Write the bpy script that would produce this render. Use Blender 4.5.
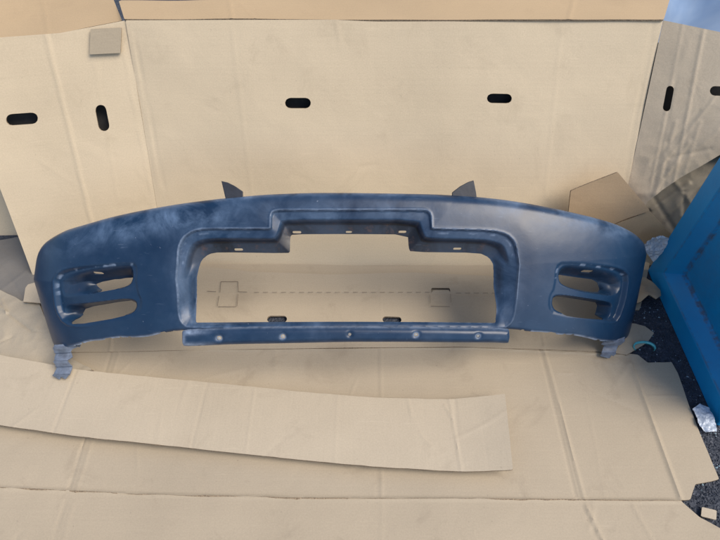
import bpy, math, random
import numpy as np
from mathutils import Vector, noise

random.seed(7); np.random.seed(7)
for o in list(bpy.data.objects): bpy.data.objects.remove(o)
SC = bpy.context.scene
COL = SC.collection

# ------------------------------------------------------------------ camera
F = 541.0; CAMZ = 1.35; PITCH = math.radians(50)
cam = bpy.data.cameras.new('camera'); cam.lens = 36*F/720; cam.sensor_width = 36
cam.clip_start = .02; cam.clip_end = 200
cam_o = bpy.data.objects.new('camera', cam); COL.objects.link(cam_o)
cam_o.location = (0, 0, CAMZ); cam_o.rotation_euler = (math.pi/2-PITCH, 0, 0)
SC.camera = cam_o

# ------------------------------------------------------------------ light
SUN_EL = math.radians(54); SUN_AZ = math.radians(112)     # azimuth clockwise from +Y (away from the camera)
w = bpy.data.worlds.new('World'); SC.world = w; w.use_nodes = True
nt = w.node_tree; bg = nt.nodes['Background']
sky = nt.nodes.new('ShaderNodeTexSky'); sky.sky_type = 'NISHITA'; sky.sun_disc = False
sky.sun_elevation = SUN_EL; sky.sun_rotation = SUN_AZ; sky.dust_density = 2.0; sky.ozone_density = 1.0
nt.links.new(sky.outputs[0], bg.inputs[0]); bg.inputs[1].default_value = .15
sd = bpy.data.lights.new('sun', 'SUN'); sd.energy = 2.6; sd.angle = math.radians(36); sd.color = (1, .91, .79)
so = bpy.data.objects.new('sun', sd); COL.objects.link(so)
sdir = Vector((math.sin(SUN_AZ)*math.cos(SUN_EL), math.cos(SUN_AZ)*math.cos(SUN_EL), math.sin(SUN_EL)))
so.rotation_euler = sdir.to_track_quat('Z', 'Y').to_euler(); so.location = (2, 2, 4)
SC.view_settings.view_transform = 'Standard'; SC.view_settings.look = 'None'
SC.view_settings.exposure = 0.4; SC.view_settings.gamma = 1
SC.view_settings.use_curve_mapping = False

# ------------------------------------------------------------------ authoring helpers
cC = np.array([0, 0, CAMZ])
cF = np.array([0, math.cos(PITCH), -math.sin(PITCH)]); cU = np.array([0, math.sin(PITCH), math.cos(PITCH)])
def ray(px, py): return cF + np.array([1., 0, 0])*(px-360)/F + cU*(270-py)/F
def hit(px, py, P0, n):
    d = ray(px, py); k = np.dot(np.array(P0)-cC, n)/np.dot(d, n); return cC + d*k
def proj(P):
    d = P - cC; z = d@cF; return np.stack([360+F*d[..., 0]/z, 270-F*(d@cU)/z], -1)
def floor_pt(px, py, z=0.): return hit(px, py, (0, 0, z), np.array([0, 0, 1.]))
def nrm(v): v = np.array(v, float); return v/np.linalg.norm(v)

def sdf(poly, S, T):
    """signed distance, positive inside"""
    p = np.asarray(poly, float); q = np.roll(p, -1, 0)
    out = np.full(S.shape, 1e9); ins = np.zeros(S.shape, bool)
    for (ax, ay), (bx, by) in zip(p, q):
        ex, ey = bx-ax, by-ay; L = ex*ex+ey*ey
        if L < 1e-14: continue
        k = np.clip(((S-ax)*ex+(T-ay)*ey)/L, 0, 1)
        d = (S-ax-k*ex)**2+(T-ay-k*ey)**2
        out = np.minimum(out, d)
        if ay != by:
            c = ((ay > T) != (by > T)) & (S < ex*(T-ay)/(by-ay)+ax)
            ins ^= c
    out = np.sqrt(out)
    return np.where(ins, out, -out)

def chaikin(p, n=2, closed=True, k=.25):
    p = np.asarray(p, float)
    for _ in range(n):
        q = np.roll(p, -1, 0)
        p = np.stack([p*(1-k)+q*k, p*k+q*(1-k)], 1).reshape(-1, 2)
    return p

def clip_grid(x0, x1, y0, y1, step, field):
    nx = int((x1-x0)/step)+2; ny = int((y1-y0)/step)+2
    X, Y = np.meshgrid(np.linspace(x0, x1, nx), np.linspace(y0, y1, ny))
    Fv = field(X, Y); Fv = np.where(np.abs(Fv) < 1e-7, 1e-7, Fv)
    P = np.stack([X.ravel(), Y.ravel()], 1); f = Fv.ravel()
    idx = np.arange(nx*ny).reshape(ny, nx)
    a = idx[:-1, :-1].ravel(); b = idx[:-1, 1:].ravel(); c = idx[1:, 1:].ravel(); d = idx[1:, :-1].ravel()
    pos = f > 0
    allin = pos[a] & pos[b] & pos[c] & pos[d]; none = ~(pos[a] | pos[b] | pos[c] | pos[d])
    quads = np.stack([a, b, c, d], 1)
    faces = quads[allin].tolist()
    mixed = quads[~allin & ~none]
    pts = P.tolist(); cache = {}
    def cut(i, j):
        key = (min(i, j), max(i, j))
        if key not in cache:
            k = f[i]/(f[i]-f[j]); k = min(max(k, .02), .98)
            cache[key] = len(pts); pts.append((P[i]*(1-k)+P[j]*k).tolist())
        return cache[key]
    for q in mixed:
        for tri in ((q[0], q[1], q[2]), (q[0], q[2], q[3])):
            poly = []
            for i in range(3):
                u, v = int(tri[i]), int(tri[(i+1) % 3])
                if pos[u]: poly.append(u)
                if pos[u] != pos[v]: poly.append(cut(u, v))
            if len(poly) >= 3: faces.append(poly)
    pts = np.array(pts)
    used = np.zeros(len(pts), bool)
    for fc in faces:
        for i in fc: used[i] = True
    remap = np.cumsum(used)-1
    faces = [[int(remap[i]) for i in fc] for fc in faces]
    return pts[used], faces

def tag(o, label=None, cat=None, group=None, kind=None):
    if label: o['label'] = label
    if cat: o['category'] = cat
    if group: o['group'] = group
    if kind: o['kind'] = kind
    return o
def empty(name, loc, label, cat, group=None):
    o = bpy.data.objects.new(name, None); COL.objects.link(o); o.location = loc
    o.empty_display_size = .1
    return tag(o, label, cat, group)
def link_mesh(name, verts, faces, mats, parent=None, origin=None, smooth=True, uv=None):
    verts = np.asarray(verts, float)
    if parent is not None: org = np.array(parent.location); lo = np.zeros(3)
    elif origin is not None: org = np.array(origin, float); lo = org
    else: org = np.array([verts[:, 0].mean(), verts[:, 1].mean(), verts[:, 2].min()]); lo = org
    if parent is not None and parent.parent: org = org + np.array(parent.parent.location)
    me = bpy.data.meshes.new(name)
    me.from_pydata((verts-org).tolist(), [], faces)
    for m in (mats if isinstance(mats, (list, tuple)) else [mats]): me.materials.append(m)
    if smooth: me.polygons.foreach_set('use_smooth', [True]*len(me.polygons))
    if uv is not None:
        l = me.uv_layers.new(name='plane'); vi = np.zeros(len(me.loops), int); me.loops.foreach_get('vertex_index', vi)
        l.data.foreach_set('uv', np.asarray(uv)[vi].ravel())
    me.update()
    o = bpy.data.objects.new(name, me); COL.objects.link(o); o.location = lo
    if parent is not None: o.parent = parent
    return o
def solid(o, t, offset=-1, rim=None, split=40):
    m = o.modifiers.new('thickness', 'SOLIDIFY'); m.thickness = t; m.offset = offset
    if rim is not None: m.material_offset_rim = rim
    if split:
        e = o.modifiers.new('split', 'EDGE_SPLIT'); e.split_angle = math.radians(split)

def fbm(S, T, scale, seed, octv=3, sharp=False):
    out = np.empty(S.shape); fl = out.ravel(); s = S.ravel(); t = T.ravel()
    for i in range(len(fl)):
        v = 0; a = 1; k = scale
        for _ in range(octv):
            n = noise.noise((s[i]*k+seed, t[i]*k-seed, seed*1.7))
            v += a*((1-2*abs(n)) if sharp else n); a *= .5; k *= 2.1
        fl[i] = v
    return out

# ------------------------------------------------------------------ materials
class NB:
    def __init__(s, name):
        s.m = bpy.data.materials.new(name); s.m.use_nodes = True; s.t = s.m.node_tree
        s.b = s.t.nodes['Principled BSDF']
    def n(s, typ, **kw):
        nd = s.t.nodes.new('ShaderNode'+typ)
        for k, v in kw.items():
            if k in nd.inputs: nd.inputs[k].default_value = v
            else: setattr(nd, k, v)
        return nd
    def l(s, a, b): s.t.links.new(a, b)
    def noise(s, vec, scale, detail=4, rough=.6, dist=0):
        nd = s.n('TexNoise', Scale=scale, Detail=detail, Roughness=rough, Distortion=dist)
        s.l(vec, nd.inputs['Vector']); return nd.outputs['Fac']
    def ramp(s, fac, stops):
        r = s.n('ValToRGB'); e = r.color_ramp.elements
        while len(e) < len(stops): e.new(.5)
        for el, (p, c) in zip(e, stops):
            el.position = p; el.color = (*c, 1) if isinstance(c, tuple) else (c, c, c, 1)
        s.l(fac, r.inputs[0]); return r.outputs[0]
    def mix(s, fac, a, b, mode='MIX'):
        m = s.n('Mix', data_type='RGBA', blend_type=mode)
        for sock, v in ((m.inputs[0], fac), (m.inputs[6], a), (m.inputs[7], b)):
            if isinstance(v, bpy.types.NodeSocket): s.l(v, sock)
            else: sock.default_value = v if isinstance(v, (int, float)) else (*v, 1)
        return m.outputs[2]
    def math(s, op, a, b=0., c=0.):
        m = s.n('Math', operation=op)
        for sock, v in zip(m.inputs, (a, b, c)):
            if isinstance(v, bpy.types.NodeSocket): s.l(v, sock)
            else: sock.default_value = v
        return m.outputs[0]
    def bump(s, h, strength, dist, prev=None):
        b = s.n('Bump', Strength=strength, Distance=dist); s.l(h, b.inputs['Height'])
        if prev: s.l(prev, b.inputs['Normal'])
        return b.outputs[0]

def cardboard(name, col, flute=0, crumple=.3, dirt=.3, seed=0.):
    k = NB(name); tc = k.n('TexCoord'); mp = k.n('Mapping'); k.l(tc.outputs['UV'], mp.inputs[0])
    mp.inputs['Location'].default_value = (seed, seed*.7, seed)
    v = mp.outputs[0]
    big = k.noise(v, 2.2, 5, .6); fine = k.noise(v, 260, 3, .6)
    sm = k.n('Mapping'); sm.inputs['Scale'].default_value = (1, 55, 1) if flute == 0 else (55, 1, 1)
    k.l(v, sm.inputs[0]); streak = k.noise(sm.outputs[0], 3.0, 4, .65)
    c1 = tuple(x*.86 for x in col); c2 = tuple(min(1, x*1.08) for x in col)
    base = k.mix(k.ramp(big, [(.3, 0.), (.7, 1.)]), c1, c2)
    base = k.mix(.2, base, k.ramp(streak, [(.3, tuple(x*.88 for x in col)), (.7, tuple(x*1.07 for x in col))]))
    base = k.mix(.22, base, k.ramp(fine, [(.3, tuple(x*.7 for x in col)), (.7, tuple(x*1.2 for x in col))]))
    st = k.noise(v, 7, 6, .7, .6)
    base = k.mix(k.math('MULTIPLY', k.ramp(st, [(.56, 0.), (.75, 1.)]), dirt), base, tuple(x*.62 for x in (col[0], col[1]*.97, col[2]*.95)))
    sp = k.noise(v, 90, 2, .5)
    base = k.mix(k.math('MULTIPLY', k.ramp(sp, [(.72, 0.), (.78, 1.)]), .35*dirt+.1), base, (.12, .1, .08))
    # faint scratches rubbed across the liner
    s2 = k.n('Mapping'); s2.inputs['Scale'].default_value = (6, 160, 1); s2.inputs['Rotation'].default_value = (0, 0, .5+seed)
    k.l(v, s2.inputs[0]); scr = k.noise(s2.outputs[0], 1.2, 2, .5)
    base = k.mix(k.math('MULTIPLY', k.ramp(scr, [(.70, 0.), (.76, 1.)]), .16), base, tuple(min(1, x*1.35) for x in col))
    k.l(base, k.b.inputs['Base Color']); k.b.inputs['Roughness'].default_value = .62
    k.b.inputs['Specular IOR Level'].default_value = .22
    wv = k.n('TexWave', Scale=22.0, Distortion=.6); wv.bands_direction = 'Y' if flute == 0 else 'X'
    wv.inputs['Detail'].default_value = 1; k.l(v, wv.inputs[0])
    b = k.bump(wv.outputs['Fac'], .06, .0006)
    b = k.bump(k.noise(v, 9, 5, .55, .4), crumple, .006, b)
    b = k.bump(fine, .12, .0006, b)
    k.l(b, k.b.inputs['Normal']); return k.m

M = {}
M['wall'] = cardboard('cardboard_wall', (.57, .468, .325), 0, .32, .32, 1)
M['flap'] = cardboard('cardboard_flap', (.42, .305, .178), 0, .3, .2, 4)
M['floor'] = cardboard('cardboard_floor', (.37, .308, .222), 0, .36, .5, 9)
M['strip'] = cardboard('cardboard_strip', (.42, .355, .262), 1, .35, .35, 13)
M['grey'] = cardboard('cardboard_weathered', (.33, .285, .215), 1, .5, .5, 17)
M['dark'] = cardboard('cardboard_shaded', (.16, .15, .135), 0, .9, .6, 21)  # grey board whose shade is put into the dark base colour
M['shade'] = cardboard('cardboard_side', (.56, .455, .325), 1, .6, .35, 25)
def edge_mat():
    k = NB('cardboard_edge'); tc = k.n('TexCoord')
    nz = k.noise(tc.outputs['Object'], 400, 2)
    k.l(k.ramp(nz, [(.35, (.10, .07, .045)), (.65, (.33, .25, .16))]), k.b.inputs['Base Color'])
    k.b.inputs['Roughness'].default_value = .8; return k.m
M['edge'] = edge_mat()
M['tab'] = cardboard('cardboard_tab', (.36, .30, .215), 0, .3, .3, 41)

def asphalt():
    k = NB('asphalt'); tc = k.n('TexCoord'); v = tc.outputs['Object']
    vo = k.n('TexVoronoi', Scale=170.0); k.l(v, vo.inputs['Vector'])
    nz = k.noise(v, 30, 6, .7)
    base = k.mix(k.ramp(nz, [(.3, 0.), (.7, 1.)]), (.016, .021, .032), (.048, .056, .074))
    base = k.mix(k.ramp(vo.outputs['Color'], [(.75, 0.), (.95, 1.)]), base, (.09, .095, .11))
    k.l(base, k.b.inputs['Base Color']); k.b.inputs['Roughness'].default_value = .75
    b = k.bump(vo.outputs['Distance'], .8, .004); b = k.bump(nz, .5, .006, b)
    k.l(b, k.b.inputs['Normal']); return k.m
M['asphalt'] = asphalt()

def bumper_mat(name='sanded_blue_primer', tabs=False):
    """dark blue plastic skin with sanding haze and dust; 'mask' rg: r = raw unsanded flange and darker slots, g = sanded patch and painted top-edge sheen"""
    k = NB(name); tc = k.n('TexCoord'); v = tc.outputs['Object']
    at = k.n('Attribute', attribute_name='mask'); sp = k.n('SeparateColor'); k.l(at.outputs['Color'], sp.inputs[0])
    r, g, bb = sp.outputs[0], sp.outputs[1], sp.outputs[2]
    n1 = k.noise(v, 9, 6, .62, .8); n2 = k.noise(v, 38, 5, .65, .3); n3 = k.noise(v, 3.2, 4, .6)
    base = k.mix(k.ramp(n3, [(.3, 0.), (.7, 1.)]), (.004, .016, .042), (.009, .034, .078))
    base = k.mix(k.math('MULTIPLY', k.ramp(n2, [(.45, 0.), (.8, 1.)]), .12), base, (.05, .075, .13))
    # sanding haze: cloudy pale rubbed areas, plus sky sheen painted on the top edge
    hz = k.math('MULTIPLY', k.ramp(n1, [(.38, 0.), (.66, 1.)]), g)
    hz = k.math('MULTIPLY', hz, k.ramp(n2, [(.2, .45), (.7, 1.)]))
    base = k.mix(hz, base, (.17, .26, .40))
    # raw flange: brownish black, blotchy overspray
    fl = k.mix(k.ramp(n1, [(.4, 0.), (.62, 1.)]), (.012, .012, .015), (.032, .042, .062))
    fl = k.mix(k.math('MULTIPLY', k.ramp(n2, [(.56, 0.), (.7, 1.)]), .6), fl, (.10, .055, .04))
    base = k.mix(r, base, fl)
    # pale edges: worn-through parts, rim line, sky reflection painted on outer pocket lips
    base = k.mix(k.math('MULTIPLY', bb, k.ramp(n2, [(.3, .25), (.6, 1.)])), base, (.42, .52, .68))
    # specks and long scratches
    sc = k.n('Mapping'); sc.inputs['Scale'].default_value = (14, 200, 200); sc.inputs['Rotation'].default_value = (.3, .2, .15); k.l(v, sc.inputs[0])
    s1 = k.noise(sc.outputs[0], 1.0, 2, .5)
    base = k.mix(k.math('MULTIPLY', k.ramp(s1, [(.70, 0.), (.78, 1.)]), .10), base, (.3, .38, .5))
    s2 = k.noise(v, 130, 2, .5)
    base = k.mix(k.math('MULTIPLY', k.ramp(s2, [(.75, 0.), (.79, 1.)]), .25), base, (.4, .45, .55))
    k.l(base, k.b.inputs['Base Color'])
    k.l(k.ramp(n1, [(.3, .30), (.7, .40)]), k.b.inputs['Roughness'])
    k.b.inputs['Specular IOR Level'].default_value = .42
    b = k.bump(k.noise(v, 5, 3, .5), .25, .01); b = k.bump(n2, .12, .002, b)
    b = k.bump(k.noise(v, 420, 2, .5), .06, .0008, b)
    k.l(b, k.b.inputs['Normal']); return k.m
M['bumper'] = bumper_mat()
def plain(name, col, rough=.5, metal=0, var=.25, scale=30, bump=.2, bd=.002, spec=.5):
    k = NB(name); tc = k.n('TexCoord'); nz = k.noise(tc.outputs['Object'], scale, 5, .65)
    k.l(k.ramp(nz, [(.3, tuple(x*(1-var) for x in col)), (.7, tuple(min(1, x*(1+var)) for x in col))]), k.b.inputs['Base Color'])
    k.b.inputs['Roughness'].default_value = rough; k.b.inputs['Metallic'].default_value = metal
    k.b.inputs['Specular IOR Level'].default_value = spec
    k.l(k.bump(nz, bump, bd), k.b.inputs['Normal']); return k.m
M['bracket'] = plain('dusty_grey_plastic', (.12, .145, .19), .5, 0, .35, 60)
M['fin'] = plain('black_plastic', (.018, .020, .026), .45, 0, .3, 50)
M['inner'] = plain('pale_filler', (.26, .27, .27), .7, 0, .2, 120)
def blue_paint():
    k = NB('blue_painted_steel'); tc = k.n('TexCoord'); v = tc.outputs['Object']
    n1 = k.noise(v, 6, 5, .6, .4); n2 = k.noise(v, 45, 5, .7, .5)
    base = k.mix(k.ramp(n1, [(.3, 0.), (.7, 1.)]), (.004, .21, .46), (.006, .26, .54))
    at = k.n('Attribute', attribute_name='mask'); sp = k.n('SeparateColor'); k.l(at.outputs['Color'], sp.inputs[0])
    rust = k.math('MULTIPLY', sp.outputs[0], k.ramp(n2, [(.40, 0.), (.58, 1.)]))
    base = k.mix(rust, base, (.075, .075, .085))
    base = k.mix(k.math('MULTIPLY', k.ramp(n2, [(.66, 0.), (.74, 1.)]), .35), base, (.10, .10, .12))
    k.l(base, k.b.inputs['Base Color']); k.b.inputs['Roughness'].default_value = .42
    b = k.bump(n2, .15, .002); b = k.bump(n1, .3, .006, b); k.l(b, k.b.inputs['Normal']); return k.m
M['blue'] = blue_paint()

# ------------------------------------------------------------------ generic cardboard sheet on a plane
def plane_frame(P0, ex, ey):
    P0 = np.array(P0, float); ex = nrm(ex); ey = np.array(ey, float); ey = nrm(ey-ex*np.dot(ex, ey)); n = np.cross(ex, ey)
    if np.dot(n, cC-P0) < 0: n = -n
    return P0, ex, ey, n
def to2d(fr, pts):
    P0, ex, ey, n = fr; out = []
    for p in pts:
        h = hit(p[0], p[1], P0, n)-P0; out.append((np.dot(h, ex), np.dot(h, ey)))
    return np.array(out)
def capsule(cx, cy, L, W, ang):
    a = math.radians(ang); ux, uy = math.cos(a), math.sin(a); r = W/2; pts = []
    for k in range(7):
        t = -math.pi/2+math.pi*k/6; x = L/2-r+r*math.cos(t); y = r*math.sin(t); pts.append((cx+x*ux-y*uy, cy+x*uy+y*ux))
    for k in range(7):
        t = math.pi/2+math.pi*k/6; x = -L/2+r+r*math.cos(t); y = r*math.sin(t); pts.append((cx+x*ux-y*uy, cy+x*uy+y*ux))
    return pts
def sheet(name, fr, outline, mat, parent=None, holes=(), creases=(), wave=None, step=.006, thick=.005, rough=.0, origin=None, cscale=1., dents=0):
    """outline/holes/creases as photograph points cast onto the sheet's own plane; creases (a, b, height, width)"""
    P0, ex, ey, n = fr
    ol = to2d(fr, outline)
    # torn / cut edge irregularity
    if rough > 0:
        q = []
        for a, b in zip(ol, np.roll(ol, -1, 0)):
            m = max(1, int(np.linalg.norm(b-a)/.02))
            for i in range(m):
                p = a+(b-a)*i/m
                q.append(p+np.array([noise.noise((p[0]*30, p[1]*30, 3)), noise.noise((p[0]*30, p[1]*30, 9))])*rough)
        ol = np.array(q)
    hs = [to2d(fr, h) for h in holes]
    def field(S, T):
        f = sdf(ol, S, T)
        for h in hs: f = np.minimum(f, -sdf(h, S, T))
        return f
    lo = ol.min(0)-.01; hi = ol.max(0)+.01
    P, faces = clip_grid(lo[0], hi[0], lo[1], hi[1], step, field)
    S, T = P[:, 0], P[:, 1]; H = np.zeros(len(P))
    for a, b, h, wd in creases:
        (ax, ay), (bx, by) = to2d(fr, [a, b]); e = np.array([bx-ax, by-ay]); L = np.linalg.norm(e)
        k = ((S-ax)*e[0]+(T-ay)*e[1])/L/L; d = ((S-ax)*-e[1]+(T-ay)*e[0])/L
        fall = np.clip((k+.02)/.04, 0, 1)*np.clip((1.02-k)/.04, 0, 1)
        H += .55*cscale*h*np.exp(-(d/wd/.6)**2)*fall
    rd = random.Random(len(P))
    for _ in range(dents):                       # handling creases and small crush marks
        c = P[rd.randrange(len(P))]; a = rd.gauss(0, .5)+rd.choice((0, 1.2, 1.9)); L = rd.uniform(.02, .14); wd = rd.uniform(.003, .007); hgt = rd.choice((-1, 1))*rd.uniform(.0004, .0013)
        u = (S-c[0])*math.cos(a)+(T-c[1])*math.sin(a); v = -(S-c[0])*math.sin(a)+(T-c[1])*math.cos(a)+.12*u*u/L*rd.uniform(-1, 1)
        H += hgt*np.exp(-(u/L*1.6)**4)*np.exp(-(v/wd)**2)
    if wave is not None: H += wave(S, T)
    V = P0+S[:, None]*ex+T[:, None]*ey+H[:, None]*n
    # faces must look along n
    if np.dot(np.cross(ex, ey), n) < 0: faces = [f[::-1] for f in faces]
    o = link_mesh(name, V, faces, [mat, M['edge']], parent, origin, uv=P)
    solid(o, thick, -1, 1)
    return o
def waves(amp, scale, seed, octv=2): return lambda S, T: fbm(S, T, scale, seed, octv)*amp

# ------------------------------------------------------------------ ground
g = link_mesh('ground', [(-30, -20, 0), (30, -20, 0), (30, 40, 0), (-30, 40, 0)], [(0, 1, 2, 3)], M['asphalt'], smooth=False)
tag(g, 'dark asphalt yard under the cardboard', kind='structure')

# ------------------------------------------------------------------ big opened carton: leaning back wall
LEAN = math.radians(25); UP = np.array([0, math.sin(LEAN), math.cos(LEAN)])
WB = 1.16
carton = empty('carton', (0.1, WB, 0), 'big opened tan carton leaning back behind the bumper, with hand holes', 'carton')
fw = plane_frame((0, WB, 0), (1, 0, 0), UP)
cr = math.radians(10); el = np.array([-math.cos(cr), -math.sin(cr), 0])
fbp = plane_frame((0, 0, .006), (1, 0, 0), (0, 1, 0))
XL, XR = -.638, .826
fl_ = plane_frame((XL, WB, 0), el, UP)
def fold(x, t): return tuple(proj(np.array([x, WB, 0])+UP*t))
TT = .727
fLt, fLb, fRt, fRb = fold(XL, TT), fold(XL, 0), fold(XR, TT), fold(XR, 0)
print('folds', fLt, fLb, fRt, fRb)
ar = math.radians(24); er = np.array([math.cos(ar), -math.sin(ar), 0])
fr_ = plane_frame((XR, WB, 0), er, UP)
def base_curl(amp): 
    def f(S, T): return amp*np.clip(1-T/.09, 0, 1)**2
    return f
def comb(*fs): return lambda S, T: sum(f(S, T) for f in fs)
sheet('back_panel', fw, [fLt, (228, fLt[1]-.4), (400, fLt[1]-.8), fRt, fRb, fLb], M['wall'], carton,
      holes=[capsule(298, 103, 26, 10.5, 0), capsule(499.5, 98.5, 25, 9.5, 1)],
      creases=[((133, 28), (164, 190), -.0022, .004), ((129, 28), (159, 190), .0018, .004), ((654, 22), (622, 190), -.0022, .004), ((659, 22), (627, 190), .0018, .004), ((232, 26), (252, 200), .0012, .006), ((562, 22), (545, 200), .0012, .006)],
      wave=comb(waves(.006, 2.0, 3.3), base_curl(.012)), dents=6)
sheet('side_panel', fl_, [fLt, (60, 33), (-22, 39), (-22, 130), (36.5, 286), fLb], M['wall'], carton,
      holes=[capsule(22, 119, 32, 11.5, -4), capsule(102.3, 118, 27, 11, 79)],
      creases=[((46, 34), (98, 250), .0045, .007), ((119, 29), (160, 240), .002, .004), ((94, 60), (118, 200), .001, .006)], wave=waves(.006, 2.4, 8.1), dents=6)
def crump(S, T):
    m = np.clip((.52-T)/.3, 0, 1)
    return fbm(S, T, 2.4, 15.2, 2)*.012+fbm(S, T, 9, 5.2, 2, True)*.004*m
sheet('side_panel', fr_, [fRt, (720, 32), (760, 39), (760, 128), (720, 154), (700, 166), (681, 177), (662, 190), (648, 201), (640, 215), fRb], M['shade'], carton, cscale=.5,
      holes=[capsule(668.3, 98.5, 26, 7.5, 101), capsule(724, 91, 29, 9.5, 2)],
      creases=[((683, 24), (650, 190), .003, .006), ((690, 24), (690, 24.5), 0, .01), ((704, 28), (672, 190), .006, .007), ((716, 95), (650, 180), .004, .007), ((676, 80), (652, 190), -.003, .005), ((720, 128), (664, 176), .005, .010), ((676, 120), (655, 195), .006, .010), ((700, 110), (650, 165), -.005, .010), ((690, 140), (652, 196), .006, .009), ((712, 148), (668, 158), -.005, .010), ((668, 140), (664, 188), -.004, .009), ((700, 120), (684, 174), .004, .009)], wave=crump, step=.0035)
sheet('bottom_panel', fbp, [(60, 310), (640, 310), (650, 262), (30, 262)], M['floor'], carton, step=.01)
# flaps folded back over the top edge
TOPZ = hit(400, fLt[1]-.9, fw[0], fw[3])
ff = plane_frame(TOPZ, (1, 0, 0), (0, 1, .05))
sheet('top_flap', ff, [(fLt[0]-1, fLt[1]-.4), (400, fLt[1]-.9), fRt, (673, -12), (235, -12), (219, 0.5), (119, 1.5)], M['flap'], carton,
      creases=[((228, -12), (233, 27), .003, .005), ((228, -6), (262, 26), .002, .003), ((577, -12), (568, 22), .003, .006)], wave=waves(.005, 3, 12))
PL = hit(60, 33, fl_[0], fl_[3])
ff2 = plane_frame(PL, el, (0, 1, .12))
sheet('top_flap', ff2, [(fLt[0]-3.5, fLt[1]+.2), (60, 32.7), (-25, 38.7), (-30, -14), (108, -14)], M['flap'], carton,
      creases=[((40, -10), (48, 34), .002, .006)], wave=waves(.006, 3, 22))
f_tab = plane_frame(fl_[0]+fl_[3]*.009, el, UP)
sheet('folded_tab', f_tab, [(90.5, 29), (121.5, 27.5), (120.5, 53), (89.5, 54.5)], M['tab'], carton, step=.003, thick=.004)
# dark boards added behind the carton so its hand holes read dark
bd = empty('hole_shade_board', (.1, WB+.1, 0), 'added dark boards behind the carton that darken its hand holes', 'board')
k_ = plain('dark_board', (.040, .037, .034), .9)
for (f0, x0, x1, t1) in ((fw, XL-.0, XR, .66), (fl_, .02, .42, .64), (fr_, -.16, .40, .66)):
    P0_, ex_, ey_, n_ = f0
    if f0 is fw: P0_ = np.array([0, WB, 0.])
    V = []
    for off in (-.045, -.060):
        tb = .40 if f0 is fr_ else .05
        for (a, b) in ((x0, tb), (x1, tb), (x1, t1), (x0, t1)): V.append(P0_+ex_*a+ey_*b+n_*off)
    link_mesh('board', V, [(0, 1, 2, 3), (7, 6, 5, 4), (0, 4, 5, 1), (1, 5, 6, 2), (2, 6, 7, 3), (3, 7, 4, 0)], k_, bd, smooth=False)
# panel of the same stack further left, behind
f_b = plane_frame((-1.0, WB+.14, 0), (1, .05, 0), UP)
o = sheet('cardboard', f_b, [(-60, 138), (10, 150), (60, 200), (28, 237), (-60, 246)], M['wall'], None, wave=waves(.006, 3, 31), origin=(-1.1, WB+.14, 0))
tag(o, 'tan cardboard panel at the far left edge, behind the carton side', 'cardboard panel')

# ------------------------------------------------------------------ floor cardboard
def fz(z): return plane_frame((0, 0, z), (1, 0, 0), (0, 1, 0))
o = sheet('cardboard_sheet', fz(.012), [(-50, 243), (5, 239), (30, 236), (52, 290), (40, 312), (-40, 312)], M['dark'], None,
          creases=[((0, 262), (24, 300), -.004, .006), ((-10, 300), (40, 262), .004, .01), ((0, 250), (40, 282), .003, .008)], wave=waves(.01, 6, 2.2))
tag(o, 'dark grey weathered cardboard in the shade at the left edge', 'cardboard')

lay = empty('floor_carton', (0, .6, 0), 'large flattened carton spread on the ground under the bumper', 'cardboard')
def rear_w(S, T): return fbm(S, T, 2.6, 41, 2)*.003+.010*np.clip((T-1.02)/.10, 0, 1)**1.5
sheet('rear_flap', fz(.014), [(24, 302), (26, 286), (38, 283), (110, 276), (198, 267), (250, 273), (330, 275.5), (415, 274), (497, 277), (560, 276), (615, 280), (622, 300), (628, 352.5), (460, 346.5), (181, 350), (105, 352), (62, 352), (48, 340)], M['floor'], lay,
      holes=[capsule(277, 319, 20, 6.6, 0), capsule(392, 319.5, 19, 6, 2),
             [(431.5, 288), (449.5, 288), (451, 293), (448.5, 290), (433.5, 290), (430.7, 294)]],
      creases=[((150, 292), (600, 294), -.0018, .0035), ((381, 276), (381, 347), .0012, .004), ((541, 328), (545, 347), .004, .006), ((112, 330), (110, 352), .004, .006)],
      wave=rear_w, step=.004, thick=.006)
slv, slf = [], []
def slit(a, b, wd=.0009, z=.0208):
    A = floor_pt(*a, z); B = floor_pt(*b, z); d = nrm(B-A); p = np.array([-d[1], d[0], 0])*wd/2; k = len(slv)
    h = np.array([0, 0, .0012]); 
    for q in (A-p-h, B-p-h, B+p-h, A+p-h, A-p, B-p, B+p, A+p): slv.append(q)
    for f in ((4, 5, 6, 7), (0, 1, 5, 4), (1, 2, 6, 5), (2, 3, 7, 6), (3, 0, 4, 7)): slf.append([k+i for i in f])
for a, b in [((221, 281.5), (238, 281.5)), ((221, 281.5), (220, 292)), ((238, 281.5), (238.5, 291)), ((207, 291), (216, 291.5)), ((238, 291.5), (247, 291.8)), ((219, 296), (217.5, 306)), ((218, 306.5), (236, 306.5)), ((238, 294), (237, 306)),
             ((430, 295), (430.5, 303)), ((450.5, 294), (451, 302)), ((431, 306), (450, 306.5))]: slit(a, b)
for x in range(254, 428, 9): slit((x, 292.2), (x+5, 292.2), .0006)
for x in range(456, 494, 9): slit((x, 293), (x+5, 293), .0006)
sl = link_mesh('cut_slit', slv, slf, plain('slit_shadow_brown', (.15, .115, .08), .9), lay, smooth=False); sl['kind'] = 'stuff'
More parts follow.
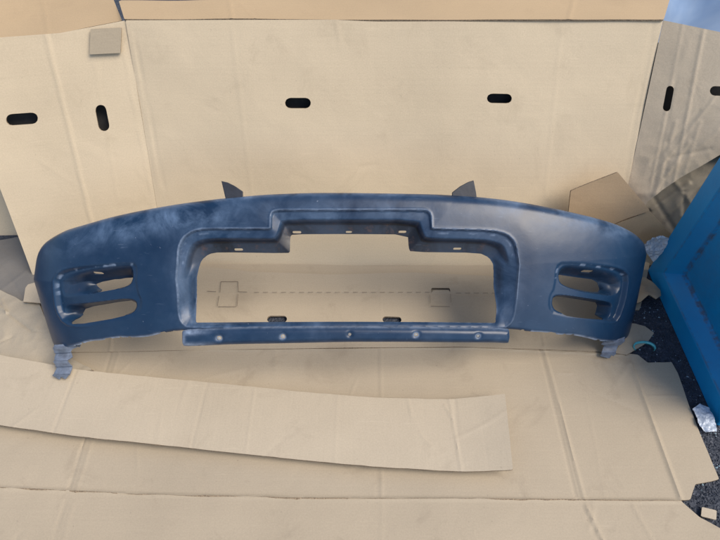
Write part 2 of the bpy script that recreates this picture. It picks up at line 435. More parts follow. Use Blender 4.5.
sheet('main_panel', fz(.011), [(-60, 345), (0, 351), (62, 351), (105, 351), (181, 349), (460, 345.5), (560, 349), (627, 353), (638, 355), (648, 362.5), (671.5, 361.7), (678, 373), (690, 406.7), (704, 442), (719.5, 479), (695.5, 484), (690.5, 499), (678, 500.8), (572, 499.8), (300, 497.8), (154, 494.5), (0, 487.5), (-60, 484)], M['floor'], lay,
      creases=[((543, 346), (585, 502), .0045, .006), ((539, 346), (577, 502), -.003, .005), ((112, 350), (66, 497), -.0035, .005), ((120, 350), (74, 497), .002, .006), ((381, 345), (382, 499), .0018, .005), ((377, 345), (377.5, 499), -.001, .004),
               ((630, 362), (682, 502), .007, .009), ((645, 396.5), (679, 396), .002, .004), ((585, 394), (606, 502), .0008, .005), ((460, 347.5), (628, 355.5), .004, .004), ((180, 351), (460, 347.5), .004, .004), ((556, 373), (572, 374), .0025, .004), ((-60, 484), (0, 487.5), .006, .004), ((0, 487.5), (154, 494.5), .006, .004), ((154, 494.5), (300, 497.8), .006, .004), ((300, 497.8), (678, 500.8), .006, .004)],
      wave=waves(.0035, 2.2, 55), rough=.0015, step=.004, thick=.006, dents=13)
sheet('front_flap', fz(.0106), [(-60, 480), (0, 484), (154, 491), (300, 494.5), (572, 496.5), (678, 498), (700, 517), (722, 529), (760, 545), (760, 640), (-60, 640)], M['floor'], lay,
      creases=[((66, 499), (48, 560), -.0025, .004), ((74, 499), (58, 560), .0015, .005), ((382, 501), (382, 580), .0015, .005), ((586, 505), (612, 560), .005, .006), ((582, 505), (600, 545), -.003, .004), ((632, 504), (655, 545), .003, .006),
               ((-60, 484), (0, 487.5), .006, .004), ((0, 487.5), (154, 494.5), .006, .004), ((154, 494.5), (300, 497.8), .006, .004), ((300, 497.8), (678, 500.8), .006, .004)],
      wave=waves(.0035, 2.2, 55), rough=.0015, step=.005, thick=.006, dents=8)
# torn bits at the left
def torn_w(S, T): return fbm(S, T, 5, 71, 2)*.006+.006+fbm(S, T, 14, 72, 2, True)*.003
o = sheet('torn_cardboard', fz(.017), [(-40, 280), (0, 291), (10, 295), (22, 302), (40, 304), (46, 318), (60, 352), (95, 372), (60, 374), (-40, 366)], M['grey'], None,
          creases=[((9, 315), (33, 333), -.007, .005), ((33, 333), (48, 334), -.004, .004), ((-5, 304), (9, 315), .008, .006), ((9, 315), (2, 300), .006, .005), ((0, 345), (14, 337), -.005, .005)], wave=torn_w, rough=.004, step=.004)
tag(o, 'crumpled torn grey cardboard left of the bumper end', 'cardboard')
o = sheet('cardboard_tab', fz(.040), [(25.5, 288), (28, 284.5), (37, 282), (45, 283), (47, 303.5), (23.5, 302)], M['strip'], None, step=.003, wave=waves(.002, 8, 5))
tag(o, 'small pale square cardboard tab just left of the bumper end', 'cardboard')
# long strip lying on top
def strip_w(S, T):
    return .018+fbm(S, T, 2.1, 81, 2)*.005+.022*np.clip((S-.18)/.2, 0, 1)**2
o = sheet('cardboard_strip', fz(.020), [(-40, 352), (0, 357.5), (79, 372.5), (140, 379), (208, 385.5), (300, 395), (374, 401), (448, 403), (502, 400.5), (505, 430), (509.5, 475.5), (463, 475), (380, 470), (300, 462.5), (196, 451.5), (83, 440), (0, 427.5), (-40, 421)], M['strip'], None,
          creases=[((79, 372), (56, 437), -.0025, .004), ((209, 385), (193, 452), -.002, .004), ((256, 391), (247, 457), .0015, .004), ((338, 397), (335, 466), .001, .005),
                   ((448, 402), (460, 474), .003, .004), ((453, 402), (457, 440), -.003, .003), ((443, 408), (450, 420), .003, .004), ((418, 435), (433, 453), .002, .004)], wave=strip_w, step=.004, rough=.0012, dents=9)
tag(o, 'long pale cardboard strip lying across the floor in front of the bumper', 'cardboard')

# ------------------------------------------------------------------ bumper cover
YAW = math.radians(3.1); EL = math.radians(45)
Ux = np.array([math.cos(YAW), math.sin(YAW), 0]); Hb = np.array([-math.sin(YAW), math.cos(YAW), 0]); Zz = np.array([0, 0, 1.])
Nn = -Hb*math.cos(EL)+Zz*math.sin(EL); Ww = Hb*math.sin(EL)+Zz*math.cos(EL)
Z0 = .18
Oo = floor_pt(350, 343, Z0)
AA, EXPN = .28, 3.2
th = np.linspace(0, math.pi/2, 400)
su = np.sin(th)**(2/EXPN); sdp = AA*(1-np.cos(th)**(2/EXPN))      # unit half-width profile
UREF = .90
arc = np.concatenate([[0], np.cumsum(np.hypot(np.diff(su*UREF), np.diff(sdp)))])
def base(s, w):
    """s = arc length across, w = height up the face, -> local u, w, depth"""
    a = np.abs(s); u = np.interp(a, arc, su)*np.sign(s); d = -np.interp(a, arc, sdp)
    Uw = .855+.20*np.clip(w, -.1, .18)-.22*np.clip(w-.18, 0, .3)
    d = d-.9*np.clip(w-.20, 0, 1)**2*1.0-.35*np.clip(.10-w, 0, 1)**2-.025*(u**2)
    return u*Uw, w, d
def bump_world(s, w, h=0.):
    u, w2, d = base(s, w)
    P = Oo+u[..., None]*Ux+w2[..., None]*Ww+d[..., None]*Nn
    if np.isscalar(h) and h == 0: return P
    e = 1e-3
    def raw(s_, w_):
        a, b, c = base(s_, w_); return a[..., None]*Ux+b[..., None]*Ww+c[..., None]*Nn
    ts = raw(s+e, w)-raw(s-e, w); tw = raw(s, w+e)-raw(s, w-e)
    n = np.cross(ts, tw); n /= np.linalg.norm(n, axis=-1, keepdims=True)+1e-12
    n = np.where((n@Nn)[..., None] < 0, -n, n)
    return P+n*np.asarray(h)[..., None]
SM = .912
def inv(pts, h=0.):
    """photograph points -> (s, w) on the bumper skin"""
    pts = np.asarray(pts, float); s = (pts[:, 0]-345)/350.; wv = (343-pts[:, 1])/390.
    hh = np.full(len(pts), h)
    for _ in range(60):
        p = proj(bump_world(s, wv, hh)); e = 1e-3
        ps = (proj(bump_world(s+e, wv, hh))-p)/e; pw = (proj(bump_world(s, wv+e, hh))-p)/e
        r = pts-p; A = np.stack([ps, pw], -1); AtA = np.swapaxes(A, 1, 2)@A+np.eye(2)*300.
        st = np.linalg.solve(AtA, (np.swapaxes(A, 1, 2)@r[..., None]))[..., 0]
        st = np.clip(st, -.05, .05)
        s = np.clip(s+st[:, 0]*.8, -SM, SM); wv = wv+st[:, 1]*.8
    return np.stack([s, wv], 1)

top_px = [(58, 229), (64, 226.5), (80, 222), (111, 213), (155, 204), (195.5, 198), (240, 193), (285, 190.2), (330, 189.3), (404, 190.5), (440, 191.3), (480, 193.5), (524, 199), (569, 208), (613, 219), (628, 225)]
bot_px = [(625, 341.5), (602, 342.5), (590, 339), (573, 335.5), (560, 335.7), (547, 333), (530, 332.5), (512, 329.3), (430, 328.3), (345, 327.6), (240, 328.6), (181, 330.5), (160, 334), (148, 337.5), (133, 338.5), (118, 338), (102, 341), (88, 342), (80, 345), (70, 348), (56, 350)]
tp = inv(top_px); bp = inv(bot_px)
SE = .955
wl_t, wl_b = tp[0, 1], bp[-1, 1]; wr_t, wr_b = tp[-1, 1], bp[0, 1]
right_end = np.array([(SE-.045, wr_t-.035), (SE, wr_t-.085), (SE, (wr_t+wr_b)/2), (SE-.015, wr_b+.05), (SE-.05, wr_b+.01)])
left_end = np.array([(-SE+.05, wl_b+.01), (-SE+.015, wl_b+.05), (-SE, (wl_t+wl_b)/2), (-SE, wl_t-.085), (-SE+.045, wl_t-.035)])
outline = chaikin(np.concatenate([tp, right_end, bp, left_end]), 2)
rim_px = [(270.6, 226), (270.2, 228.7), (262, 228.7), (204, 228.7), (192, 231), (182.5, 238), (178.5, 248), (177.8, 260), (178, 290), (178.7, 313), (181, 322), (188, 327.3), (260, 327.2), (345, 326.6), (430, 327), (504, 328), (511.5, 322), (514.5, 312), (516.5, 295), (517.5, 252.5), (514.5, 241), (507, 234), (492, 230.2), (440, 228.9), (432, 228.6), (431.5, 226), (431, 214), (427, 210.3), (420, 209.8), (345, 210), (280, 210), (273, 211), (270.7, 215)]
hole_px = [(288.5, 253.3), (219, 252.2), (209, 254), (201.5, 260), (198.3, 270), (196.5, 300), (196, 318), (196, 322.6), (201, 322.5), (260, 322), (345, 321.6), (430, 322), (490.5, 322.9), (495.5, 323), (495.7, 318), (496, 300), (493.8, 265), (489, 257.5), (479, 252.8), (410.5, 252), (408.7, 248), (407.8, 234.5), (345, 234), (292, 234.3), (290.2, 237), (290, 251.5)]
def rnd(p, n=1, k=.22): return chaikin(inv(p), n, k=k)
HD = -.028
RIM = rnd(rim_px, 1); HOLE = chaikin(inv(hole_px, HD), 1, k=.2)
pk_l = [(56, 276), (64, 270), (90, 265.5), (133, 261.5), (138, 268), (138, 292), (142, 300), (141, 310), (134, 317), (80, 326), (64, 322), (57, 310), (54.5, 292)]
pk_r = [(628.5, 277), (622, 269.5), (600, 265), (563, 261.5), (556, 266), (554, 288), (549, 296), (548.5, 308), (554, 315), (610, 322), (618, 320), (625, 300)]
su_l = [(60, 280), (66, 275), (95, 268), (130, 264), (134.5, 268), (134.5, 280), (130, 286.5), (103, 291.5), (64, 298.5), (60, 292)]
sl_l = [(63, 305), (90, 302.5), (131, 297.5), (138, 301), (138.5, 308), (133, 314), (82, 323), (71, 322), (63, 316)]
hu_l = [(95, 283.3), (134, 276.3), (133.5, 281.7), (128.5, 286.3), (104, 290.6), (99, 288)]
hl_l = [(86, 307.5), (130, 300), (137, 303), (137.5, 309), (132, 313.6), (86, 321.3), (82, 315)]
su_r = [(624, 281), (618, 273), (596, 267), (564, 264), (558, 269), (556.7, 276), (558.5, 284), (568, 288), (585, 292.2), (616, 296.5), (622, 290)]
sl_r = [(614, 303.5), (600, 300), (556, 293.5), (551, 297), (550.5, 306), (555, 312.7), (605, 319.5), (611, 317)]
hu_r = [(557, 274.5), (570, 276.5), (596.5, 280), (600.5, 292), (585, 290.8), (568, 287.4), (558.5, 282.5)]
hl_r = [(551.5, 298), (557, 296), (585, 300.5), (598, 303), (596, 316.3), (570, 314.5), (555, 312.3), (551.5, 306)]
PD = -.014; SDp = -.040
PK = [rnd(pk_l), rnd(pk_r)]
SL = [chaikin(inv(p, PD*.5), 2, k=.2) for p in (su_l, sl_l, su_r, sl_r)]
HL = [chaikin(inv(p, SDp*.9), 1, k=.2) for p in (hu_l, hl_l, hu_r, hl_r)]
# clip slots in the return flange, oval hole in each lamp pocket roof
CS = [chaikin(inv(capsule(*c), HD*.8), 1) for c in [(236.5, 249.3, 9, 2.6, 0), (296, 231, 9, 2.4, 0), (349, 230.8, 6.5, 2.0, 0), (403.5, 230.8, 8, 2.4, 0), (459.6, 248.8, 8.5, 2.4, 0)]]
CS += [chaikin(inv(capsule(*c), SDp*.3), 1) for c in [(97.5, 273.5, 9, 3.2, 5), (589, 272, 11, 3.6, 3)]]

def sstep(x, a, b): t = np.clip((x-a)/(b-a), 0, 1); return t*t*(3-2*t)
def slot_h(q):
    hh_ = np.zeros(len(q))
    hh_ += SDp
    for i in (0, 1): hh_ += PD*(.2+.8*sstep(np.abs(q[:, 0]), .62, .86))*sstep(sdf(PK[i], q[:, 0], q[:, 1]), -.003, .007)
    return hh_
def settle(px, hf, n=5, ck=1):
    px = np.asarray(px, float); q = inv(px, 0.); hcur = np.zeros(len(px))
    for _ in range(n): hcur = .5*hcur+.5*hf(q); q = inv(px, hcur)
    return chaikin(q, ck, k=.2)
HL = [settle(p, slot_h, 6, 1) for p in (hu_l, hl_l, hu_r, hl_r)]
rimh = lambda q: -(.012+.036*sstep(q[:, 1], .045, .13))
HOLE = settle(hole_px, rimh, 7)
def bfield(S, T):
    f = sdf(outline, S, T)-.0045*sstep(np.sin(S*118+3*np.sin(S*41)), .35, .7)*(T < .10)*sstep(np.abs(S), .45, .48)   # ragged lower edge of the wings
    f = np.minimum(f, -sdf(HOLE, S, T))
    for h in HL+CS: f = np.minimum(f, -sdf(h, S, T))
    return f
def bdepth(S, T):
    h = np.zeros(S.shape)
    D = np.clip(sdf(outline, S, T), 0, None)
    # rolled outer edge: broad at the top, tight below
    topw = sstep(T, .17, .24)
    rr = .010+.022*topw
    x = np.clip(1-D/rr, 0, 1); h -= rr*.9*(1-np.sqrt(1-np.minimum(x, .995)**2))
    # grille opening
    dr = sdf(RIM, S, T); dh = -sdf(HOLE, S, T)
    near = np.clip(1-np.abs(dr+.004)/.007, 0, 1)*(dr < 0.003)
    h += .0012*np.exp(-((dr+.002)/.0025)**2)          # raised bead round the rim
    ins = dr > 0; wd = np.clip(dr+dh, 1e-4, .09); t = np.clip(dr/wd, 0, 1)
    tz = sstep(T, .17, .22)
    pt = .17*sstep(t, 0, .05)+.09*np.clip((t-.05)/.35, 0, 1)+.54*sstep(t, .36, .56)+.20*np.clip((t-.56)/.44, 0, 1)
    ps = .10*sstep(t, 0, .05)+.45*np.clip((t-.05)/.60, 0, 1)+.45*sstep(t, .60, 1.0)
    prof = pt*tz+ps*(1-tz)
    dep = .012+.036*sstep(T, .045, .13)
    h = np.where(ins, h-dep*prof, h)
    # gentle swell above and beside the opening
    h += .002*np.exp(-((dr+.05)/.035)**2)*(dr < 0)*sstep(T, .0, .12)
    # lamp pockets
    for i in (0, 1):
        dp = sdf(PK[i], S, T)
        of = sstep(np.abs(S), .62, .86)
        h += PD*(.2+.8*of)*sstep(dp, -.003, .007)+.002*of*np.exp(-((dp+.004)/.0035)**2)
    for i, sg in ((0, -1), (1, -1), (2, 1), (3, 1)):
        ds = sdf(SL[i], S, T); dq = np.clip(-sdf(HL[i], S, T), 0, 1)
        ts_ = np.clip(ds/np.clip(ds+dq, .0035, 1), 0, 1); h += SDp*np.where(ds > 0, .35*ts_+.65*sstep(ts_, 0, 1), 0)
    return h
P, faces = clip_grid(-1.03, 1.03, -.11, .47, .0020, bfield)
hh = bdepth(P[:, 0], P[:, 1])
V = bump_world(P[:, 0], P[:, 1], hh)
print('bumper', len(P), 'outline', outline.min(0), outline.max(0), 'Oo', Oo, 'zmin', V[:, 2].min(), 'ymax', V[:, 1].max())
bump_o = empty('bumper', (Oo[0], Oo[1]+.1, 0), 'dark blue sanded car front bumper propped up on the cardboard', 'car bumper')
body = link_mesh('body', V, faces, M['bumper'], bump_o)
# paint-state mask, with painted sky reflections at top edge and pocket lips
S_, T_ = P[:, 0], P[:, 1]
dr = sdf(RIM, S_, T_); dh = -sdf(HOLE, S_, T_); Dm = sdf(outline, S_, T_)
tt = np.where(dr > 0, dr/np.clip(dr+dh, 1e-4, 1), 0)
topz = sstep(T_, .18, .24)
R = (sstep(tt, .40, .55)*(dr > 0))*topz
for i in range(4): R = np.maximum(R, .35*sstep(sdf(SL[i], S_, T_), .004, .012))  # lamp slots tinted darker inwards
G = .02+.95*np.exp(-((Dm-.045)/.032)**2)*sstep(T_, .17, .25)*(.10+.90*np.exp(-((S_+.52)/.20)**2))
G += .55*np.exp(-((Dm-.006)/.009)**2)*sstep(T_, .20, .27)  # sky reflection painted as a pale band on the rolled top edge
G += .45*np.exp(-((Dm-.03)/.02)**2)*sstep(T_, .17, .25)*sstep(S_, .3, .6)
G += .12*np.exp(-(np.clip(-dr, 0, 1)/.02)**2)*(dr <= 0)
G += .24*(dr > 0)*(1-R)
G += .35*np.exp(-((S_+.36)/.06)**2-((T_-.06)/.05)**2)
B = .8*np.exp(-((dr+.001)/.0022)**2)*(.5+.5*sstep(T_, .0, .2))*.28  # thin pale line along the grille rim
B = np.maximum(B, .9*np.exp(-(Dm/.004)**2)*(1-topz)*(np.abs(S_) > .5))
for i, sg in ((0, -1), (1, 1)):
    dp = sdf(PK[i], S_, T_); out = sstep(S_*sg, .84, .90)
    B = np.maximum(B, .75*np.exp(-((dp+.003)/.005)**2)*out)  # bright sky reflection painted onto the outboard pocket lip
    rim_top = np.exp(-((dp-.004)/.0028)**2)*(T_ > .13)
    chips = np.clip((np.array([noise.noise((a_*55, b_*80, 2)) for a_, b_ in zip(S_, T_)])-.12)*6, 0, 1)
    B = np.maximum(B, .40*rim_top*chips*(1-out)*(np.abs(S_) > .55))
top_chip = np.exp(-((dr-.010)/.0022)**2)*(dr > 0)*(T_ > .19)*chips*(np.abs(S_) > .24)
B = np.maximum(B, .18*top_chip)
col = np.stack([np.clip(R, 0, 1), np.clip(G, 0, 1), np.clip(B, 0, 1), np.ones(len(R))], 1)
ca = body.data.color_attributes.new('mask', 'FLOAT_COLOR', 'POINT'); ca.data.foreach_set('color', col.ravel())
solid(body, .0032, -1, None, 50)

# lower lip strip under the grille
lip_px = [(181, 330.0), (240, 327.3), (345, 326.4), (430, 327), (509.6, 328.4), (510.5, 337), (509, 344), (492, 343.2), (404, 342.2), (345, 342.3), (234, 345), (183, 347.5), (181, 343)]
LIP = chaikin(inv(lip_px, .004), 2, k=.12)
LH = [chaikin(inv(capsule(*c), .01), 1) for c in [(219, 338.3, 5, 4, 0), (283, 336.5, 4.5, 4.5, 0), (416, 334.5, 4.5, 3.6, 0), (349.8, 334.2, 3, 3, 0), (478, 336, 4, 3, 0)]]
def lfield(S, T):
    f = sdf(LIP, S, T)
    for h in LH: f = np.minimum(f, -sdf(h, S, T))
    return f
P, faces = clip_grid(LIP[:, 0].min()-.01, LIP[:, 0].max()+.01, LIP[:, 1].min()-.01, LIP[:, 1].max()+.01, .0022, lfield)
D = np.clip(sdf(LIP, P[:, 0], P[:, 1]), 0, None); x = np.clip(1-D/.016, 0, 1)
hh = .012-.016*(1-np.sqrt(1-np.minimum(x, .99)**2))
hh += .003*np.sin(P[:, 0]*5+1)
for h in LH: hh -= .003*np.exp(-(np.clip(-sdf(h, P[:, 0], P[:, 1]), 0, 1)/.005)**2)
lip = link_mesh('lower_lip', bump_world(P[:, 0], P[:, 1], hh), faces, M['bumper'], bump_o)
dl = np.full(len(P), 9.)
for h in LH[:2]+LH[2:3]+LH[4:]: dl = np.minimum(dl, -sdf(h, P[:, 0], P[:, 1]))
G = .10+0*dl; B = np.exp(-(dl/.003)**2)*.35+.3*np.exp(-(D/.003)**2)
B += .6*np.exp(-((P[:, 0]+.43)/.05)**2)*np.exp(-((D-.006)/.006)**2)
col = np.stack([0*G, G, np.clip(B, 0, 1), 1+0*G], 1)
ca = lip.data.color_attributes.new('mask', 'FLOAT_COLOR', 'POINT'); ca.data.foreach_set('color', col.ravel())
solid(lip, .003, -1, None, 50)
# pale adhesive / fastener remains in the lip holes
for c in [(219, 338.3, 6.5, 5), (283, 336.5, 5, 5), (416, 334.5, 5.5, 4.2), (478, 336, 5, 3.6), (349.8, 334.2, 3.6, 3.6)]:
    q = inv([(c[0], c[1])], .01)[0]; V = []; fcs = []
    for j in range(5):
        for i in range(12):
            a = i/12*2*math.pi; rr_ = (.0034+.0012*noise.noise((i*.9, c[0], 0)))*c[2]/5*(1-j/4.4)
            V.append((q[0]+rr_*math.cos(a), q[1]+rr_*math.sin(a)*c[3]/c[2], .0095+.0004*math.sin(j/4*1.5)+.0006*noise.noise((i, j, c[0]))))
    V = np.array(V)
    for j in range(4):
        for i in range(12): fcs.append((j*12+i, j*12+(i+1) % 12, (j+1)*12+(i+1) % 12, (j+1)*12+i))
    fcs.append(tuple(48+i for i in range(12)))
    o = link_mesh('fastener', bump_world(V[:, 0], V[:, 1], V[:, 2]), fcs, M['inner'], bump_o)

# mounting fins on the back of the top edge
def prism(name, P3, n, t, mat, parent, smooth=False):
    P3 = np.array(P3); n = nrm(n); k = len(P3); V = np.concatenate([P3-n*t/2, P3+n*t/2])
    fcs = [tuple(range(k))[::-1], tuple(range(k, 2*k))]+[(i, (i+1) % k, k+(i+1) % k, k+i) for i in range(k)]
    o = link_mesh(name, V, fcs, mat, parent, smooth=smooth)
    bv = o.modifiers.new('bevel', 'BEVEL'); bv.width = min(.0012, t*.3); bv.segments = 2
    return o
topc = Oo+Ww*.36-Nn*.05
for pts in ([(221.5, 181), (228, 182.5), (235, 186), (243, 191.5), (243, 200), (226, 200)], [(473.5, 180.3), (468, 182), (460, 186.3), (452, 192.5), (452, 201), (477, 201), (476, 193)]):
    prism('mounting_fin', [hit(a, b, topc, Nn) for a, b in pts], Nn, .006, M['fin'], bump_o)
# wheel-arch brackets that stand on the floor
def bracket(px, foot_px, top_px, foot_z=.02):
    Pf = floor_pt(*foot_px, foot_z); k = inv([top_px])[0]; Pt = bump_world(np.array([k[0]]), np.array([k[1]]), np.array([-.006]))[0]
    e = nrm(Pt-Pf); n = nrm(np.cross(e, Ux)); n = n if n@(cC-Pf) > 0 else -n
    fr = plane_frame(Pf, Ux, e)
    ol = to2d(fr, px)
    P, faces = clip_grid(ol[:, 0].min()-.005, ol[:, 0].max()+.005, ol[:, 1].min()-.005, ol[:, 1].max()+.005, .0025, lambda S, T: sdf(ol, S, T))
    S, T = P[:, 0], P[:, 1]; L = ol[:, 1].max()
    H = .004*np.sin(T*160)*sstep(T, 0, .02)+.010*((S-ol[:, 0].mean())/.03)**2*-.5+.003*np.where(np.sin(T*170+1) > 0, 1, -1)
    V = fr[0]+S[:, None]*fr[1]+T[:, None]*fr[2]+H[:, None]*fr[3]
    if np.dot(np.cross(fr[1], fr[2]), fr[3]) < 0: faces = [f[::-1] for f in faces]
    o = link_mesh('end_bracket', V, faces, M['bracket'], bump_o); solid(o, .003, -1, None, 40)
bracket([(53, 345), (76, 343), (80, 346), (72.6, 349), (69.6, 353), (72, 357), (68, 360), (71, 366), (69.6, 375), (66, 379), (61, 376.5), (60, 379.6), (52, 375.5), (55, 366), (53, 358)], (61, 379), (66, 346), .046)
bracket([(603, 341), (627, 338.5), (624, 343), (618, 350), (613, 356), (611, 354.5), (609, 358), (600, 356), (604, 350), (606.5, 346), (601, 344.5)], (607, 357), (615, 340))

# ------------------------------------------------------------------ blue steel box at the right
bx = empty('metal_box', (1.2, .45, 0), 'blue painted steel box with framed inset side at the right edge', 'metal box')
X0, YB, YF, ZT = .935, 1.13, .60, .48
def ring(rects, name, mask=None, cap=False):
    """nested rectangles (inset, x) in the box's left side"""
    V = []; F_ = []; mk = []; NS = 40
    for (ins, x, mv) in rects:
        y0, y1, z0, z1 = YF+ins, YB-ins, 0+ins, ZT-ins
        per = [(y1+(y0-y1)*i/NS, z0) for i in range(NS)]+[(y0, z0+(z1-z0)*i/NS) for i in range(NS)]+[(y0+(y1-y0)*i/NS, z1) for i in range(NS)]+[(y1, z1+(z0-z1)*i/NS) for i in range(NS)]
        for y, z in per: V.append((x, y, z)); mk.append(mv)
    n = 4*NS
    for j in range(len(rects)-1):
        for i in range(n): F_.append((j*n+i, j*n+(i+1) % n, (j+1)*n+(i+1) % n, (j+1)*n+i))
    if cap: F_.append(tuple((len(rects)-1)*n+i for i in range(n)))
    o = link_mesh(name, V, F_, M['blue'], bx, smooth=False)
    c = np.zeros((len(V), 4)); c[:, 0] = mk; c[:, 3] = 1
    a = o.data.color_attributes.new('mask', 'FLOAT_COLOR', 'POINT'); a.data.foreach_set('color', c.ravel())
    return o
ring([(0, X0+.004, 0), (.002, X0, .4), (.004, X0, .05), (.052, .942, 0), (.056, .944, .5)], 'outer_lip')
ring([(.056, .944, .5), (.059, .947, .05), (.082, .972, .05), (.085, .976, .75)], 'frame')
ring([(.085, .976, .75), (.089, .984, .75), (.098, .985, .08)], 'inset_panel', cap=True)
V = [(X0+.004, YF, 0), (X0+.004, YB, 0), (X0+.004, YB, ZT), (X0+.004, YF, ZT), (1.75, YF, 0), (1.75, YB, 0), (1.75, YB, ZT), (1.75, YF, ZT)]
ob = link_mesh('shell', V, [(1, 5, 6, 2), (4, 0, 3, 7), (5, 4, 7, 6), (3, 2, 6, 7)], M['blue'], bx, smooth=False)

# ------------------------------------------------------------------ tan folded cardboard at the right, behind the bumper
tan = empty('cardboard_flap', (.9, 1.15, 0), 'tan folded cardboard flap leaning behind the right bumper end', 'cardboard')
M['tan'] = cardboard('cardboard_kraft', (.43, .31, .19), 0, .4, .3, 33)
M['tan2'] = cardboard('cardboard_kraft_pale', (.50, .37, .23), 0, .4, .25, 37)
pA = floor_pt(651, 257, .02); 
f1 = plane_frame(fw[0]+np.array([0, -.05, 0]), (1, 0, 0), (0, math.sin(math.radians(18)), math.cos(math.radians(18))))
sheet('upper_panel', f1, [(571, 191), (618, 172.5), (650, 210.5), (625, 219), (590, 236), (566, 236)], M['tan'], tan, wave=waves(.004, 6, 91), step=.004)
q1 = hit(650, 210.5, f1[0], f1[3]); q0 = hit(610, 226, f1[0], f1[3]); q2 = floor_pt(651, 257, .03)
f2 = plane_frame(q1, q1-q0, q2-q1)
sheet('lower_panel', f2, [(650, 211.5), (671.5, 235), (665, 243), (651, 257.5), (628, 262), (600, 250), (612, 226)], M['tan2'], tan, wave=waves(.004, 6, 95), step=.004)

# crumpled lower cardboard between side panel and the blue box
f3 = plane_frame(fr_[0]+np.array([.02, -.0, 0])-fr_[3]*.03, er, (0, math.sin(math.radians(30)), math.cos(math.radians(30))))
def cr2(S, T): return fbm(S, T, 5, 101, 2)*.012+fbm(S, T, 9, 103, 2, True)*.004
o = sheet('crumpled_cardboard', f3, [(632, 180), (660, 168), (700, 150), (740, 140), (760, 180), (740, 240), (700, 262), (640, 266)], M['grey'], None, creases=[((684, 190), (684, 215), -.006, .010), ((650, 210), (690, 182), .009, .012), ((660, 225), (712, 175), -.008, .012), ((672, 178), (700, 215), .005, .012), ((652, 195), (676, 232), -.005, .012)], wave=cr2, step=.0035)
tag(o, 'grey creased cardboard standing between the carton side and the blue steel box', 'cardboard')

# ------------------------------------------------------------------ scraps on the asphalt at the right
def scrap(name, z, px, mat, label, cat, rough=.003, wv=.006, sc=12, seed=1):
    o = sheet(name, fz(z), px, mat, None, wave=lambda S, T: fbm(S, T, sc, seed, 2)*wv, rough=rough, step=.003, thick=.004)
    return tag(o, label, cat)
scrap('cardboard_scrap', .03, [(630, 280), (645, 277), (655, 284), (661, 289), (660, 296), (655, 301), (648, 297), (640, 303), (630, 303)], M['tan'], 'torn brown cardboard scrap with ragged edge beside the right bumper end, nearest the box corner', 'cardboard scrap', .006, .015, 14, 3)
scrap('cardboard_scrap', .02, [(628, 322), (636, 323), (645, 326), (654, 333), (648, 342), (637, 348), (627, 354), (614, 352), (626, 338)], M['floor'], 'pale cardboard corner poking out under the right bumper end', 'cardboard scrap', .002, .006, 9, 6)
scrap('cardboard_scrap', .012, [(702, 507), (717, 510), (716, 520), (701, 516)], M['strip'], 'small tan cardboard chip on the asphalt at the bottom right', 'cardboard scrap', .002, .004, 9, 8)

def glassy(name, col, rough=.15, trans=.0, alpha=1.):
    k = NB(name); tc = k.n('TexCoord'); nz = k.noise(tc.outputs['Object'], 70, 4, .6)
    k.b.inputs['Base Color'].default_value = (*col, 1); k.b.inputs['Roughness'].default_value = rough
    k.b.inputs['Transmission Weight'].default_value = trans; k.b.inputs['Specular IOR Level'].default_value = .8
    k.l(k.bump(nz, .6, .006), k.b.inputs['Normal']); return k.m
def crumpled(name, centre, rad, squash, mat, label, cat, seed, rot=0.):
    import bmesh
    bm = bmesh.new(); bmesh.ops.create_icosphere(bm, subdivisions=4, radius=1)
    V = []; c_, s_ = math.cos(rot), math.sin(rot)
    for v in bm.verts:
        d = 1+.55*noise.noise(v.co*2.2+Vector((seed, 0, 0)))+.35*(abs(noise.noise(v.co*4+Vector((0, seed, 0))))-.3)
        p = v.co*d; x, y, z = p.x*rad*squash[0], p.y*rad*squash[1], p.z*rad*squash[2]
        V.append((centre[0]+x*c_-y*s_, centre[1]+x*s_+y*c_, centre[2]+z))
    F_ = [[v.index for v in f.verts] for f in bm.faces]; bm.free()
    o = link_mesh(name, V, F_, mat, smooth=False); return tag(o, label, cat)
def crushed(name, fr, px, mat, label, cat, amp, seed):
    o = sheet(name, fr, px, mat, None, wave=lambda S, T: (fbm(S, T, 28, seed, 3, True)+.4*fbm(S, T, 90, seed+3, 2))*amp, rough=.006, step=.0016, thick=.0006)
    return tag(o, label, cat)
ffm = plane_frame(q2+f2[3]*.045, f2[1], f2[2])
crushed('plastic_film', ffm, [(642, 243), (650, 236), (661, 234), (673, 237), (668, 246), (659, 253), (652, 260), (646, 253)], glassy('clear_film', (.75, .76, .78), .12, .25), 'crinkled clear plastic film between the tan flap and the blue box', 'plastic film', .007, 4)
crushed('plastic_piece', fz(.016), [(693, 410), (699, 405), (708, 409), (713, 420), (716, 431), (707, 433), (699, 425)], glassy('white_film', (.42, .48, .56), .35, .1), 'whitish crushed plastic piece lying by the blue box on the right', 'plastic', .005, 9)
# curled teal plastic strip
V = []; F_ = []; c0 = floor_pt(644, 349, .016); n = 40
for i in range(n+1):
    a = math.radians(195-215*i/n); r = .026*(1+.06*math.sin(i*.25)); wd = .005*(.4+.9*math.sin(math.pi*i/n))
    for (dr_, dz) in ((-wd/2, 0), (wd/2, .004), (wd/2, .009), (-wd/2, .006)):
        V.append((c0[0]+(r+dr_)*math.cos(a)*1.1, c0[1]+(r+dr_)*math.sin(a)*.8, c0[2]+dz))
for i in range(n):
    for j in range(4): F_.append((i*4+j, i*4+(j+1) % 4, (i+1)*4+(j+1) % 4, (i+1)*4+j))
F_ += [(0, 1, 2, 3), (n*4+3, n*4+2, n*4+1, n*4)]
o = link_mesh('plastic_curl', V, F_, glassy('teal_plastic', (.10, .48, .50), .2, .2)); tag(o, 'curled shiny teal plastic strip on the asphalt beside the right bumper end', 'plastic strip')

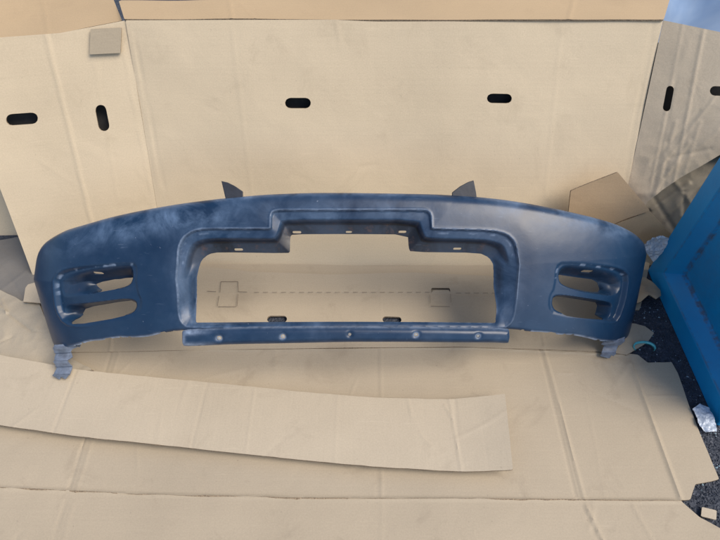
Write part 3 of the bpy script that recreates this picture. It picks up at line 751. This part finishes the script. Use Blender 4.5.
# loose grit and broken glass on the asphalt
def grit(name, n, smin, smax, mat, kind_label, region, seed):
    rd = random.Random(seed); V = []; F_ = []
    for _ in range(n):
        px, py = region(rd); c = floor_pt(px, py, 0); s = rd.uniform(smin, smax)*rd.uniform(.6, 1); k = len(V)
        for dx, dy, dz in ((1, 0, 0), (0, 1, 0), (-1, 0, 0), (0, -1, 0), (.1, .1, 1), (0, 0, -.4)):
            V.append((c[0]+(dx+rd.uniform(-.4, .4))*s, c[1]+(dy+rd.uniform(-.4, .4))*s, .0005+max(0, (dz+rd.uniform(-.2, .4)))*s*.9))
        for a, b in ((0, 1), (1, 2), (2, 3), (3, 0)): F_.append((k+a, k+b, k+4)); F_.append((k+b, k+a, k+5))
    o = link_mesh(name, V, F_, mat, smooth=False); return tag(o, kind_label, kind='stuff')
def reg(rd):
    t = rd.random()
    if t < .8: y = rd.uniform(285, 500); x = rd.uniform(632+max(0, y-330)*.3, 676+max(0, y-300)*.42); return x, y
    return rd.uniform(670, 740), rd.uniform(470, 545)
grit('gravel', 4200, .001, .0042, M['asphalt'], 'loose dark grit on the asphalt between cardboard and blue box', reg, 1)
grit('pale_grit', 220, .0007, .0022, plain('pale_stone', (.34, .36, .40), .7), 'scattered pale grit on the dark asphalt', reg, 2)
grit('broken_glass', 130, .0012, .004, glassy('glass_shard', (.60, .78, .85), .06, .6), 'scattered glass crumbs on the dark asphalt', reg, 3)

# ------------------------------------------------------------------ blue tarpaulin beyond the top right
P0 = np.array([1.9, 2.9, 0]); V = []; F_ = []; nx, nz = 60, 40
for j in range(nz+1):
    for i in range(nx+1):
        x = -0.9+2.8*i/nx; t = j/nz; a = t*math.pi*.62
        y = -.55*math.cos(a)+.0; z = .80*math.sin(a)**.8 if a < math.pi/2 else .80*(math.sin(a)**.35)
        d = .05*noise.noise((x*2, t*3, 1))+.02*noise.noise((x*7, t*9, 4))
        V.append((P0[0]+x+.03*noise.noise((x*3, t*4, 8)), P0[1]+y-d, max(0, z+d)))
for j in range(nz):
    for i in range(nx): a = j*(nx+1)+i; F_.append((a, a+1, a+nx+2, a+nx+1))
k = NB('pale_blue_tarp'); tc = k.n('TexCoord'); nz_ = k.noise(tc.outputs['Object'], 4, 5, .6, .5)
k.l(k.ramp(nz_, [(.3, (.24, .36, .56)), (.7, (.42, .53, .68))]), k.b.inputs['Base Color']); k.b.inputs['Roughness'].default_value = .3
o = link_mesh('tarpaulin', V, F_, k.m); solid(o, .003, -1, None, 0)
tag(o, 'pale blue glossy tarpaulin beyond the top right corner of the carton', 'tarpaulin')
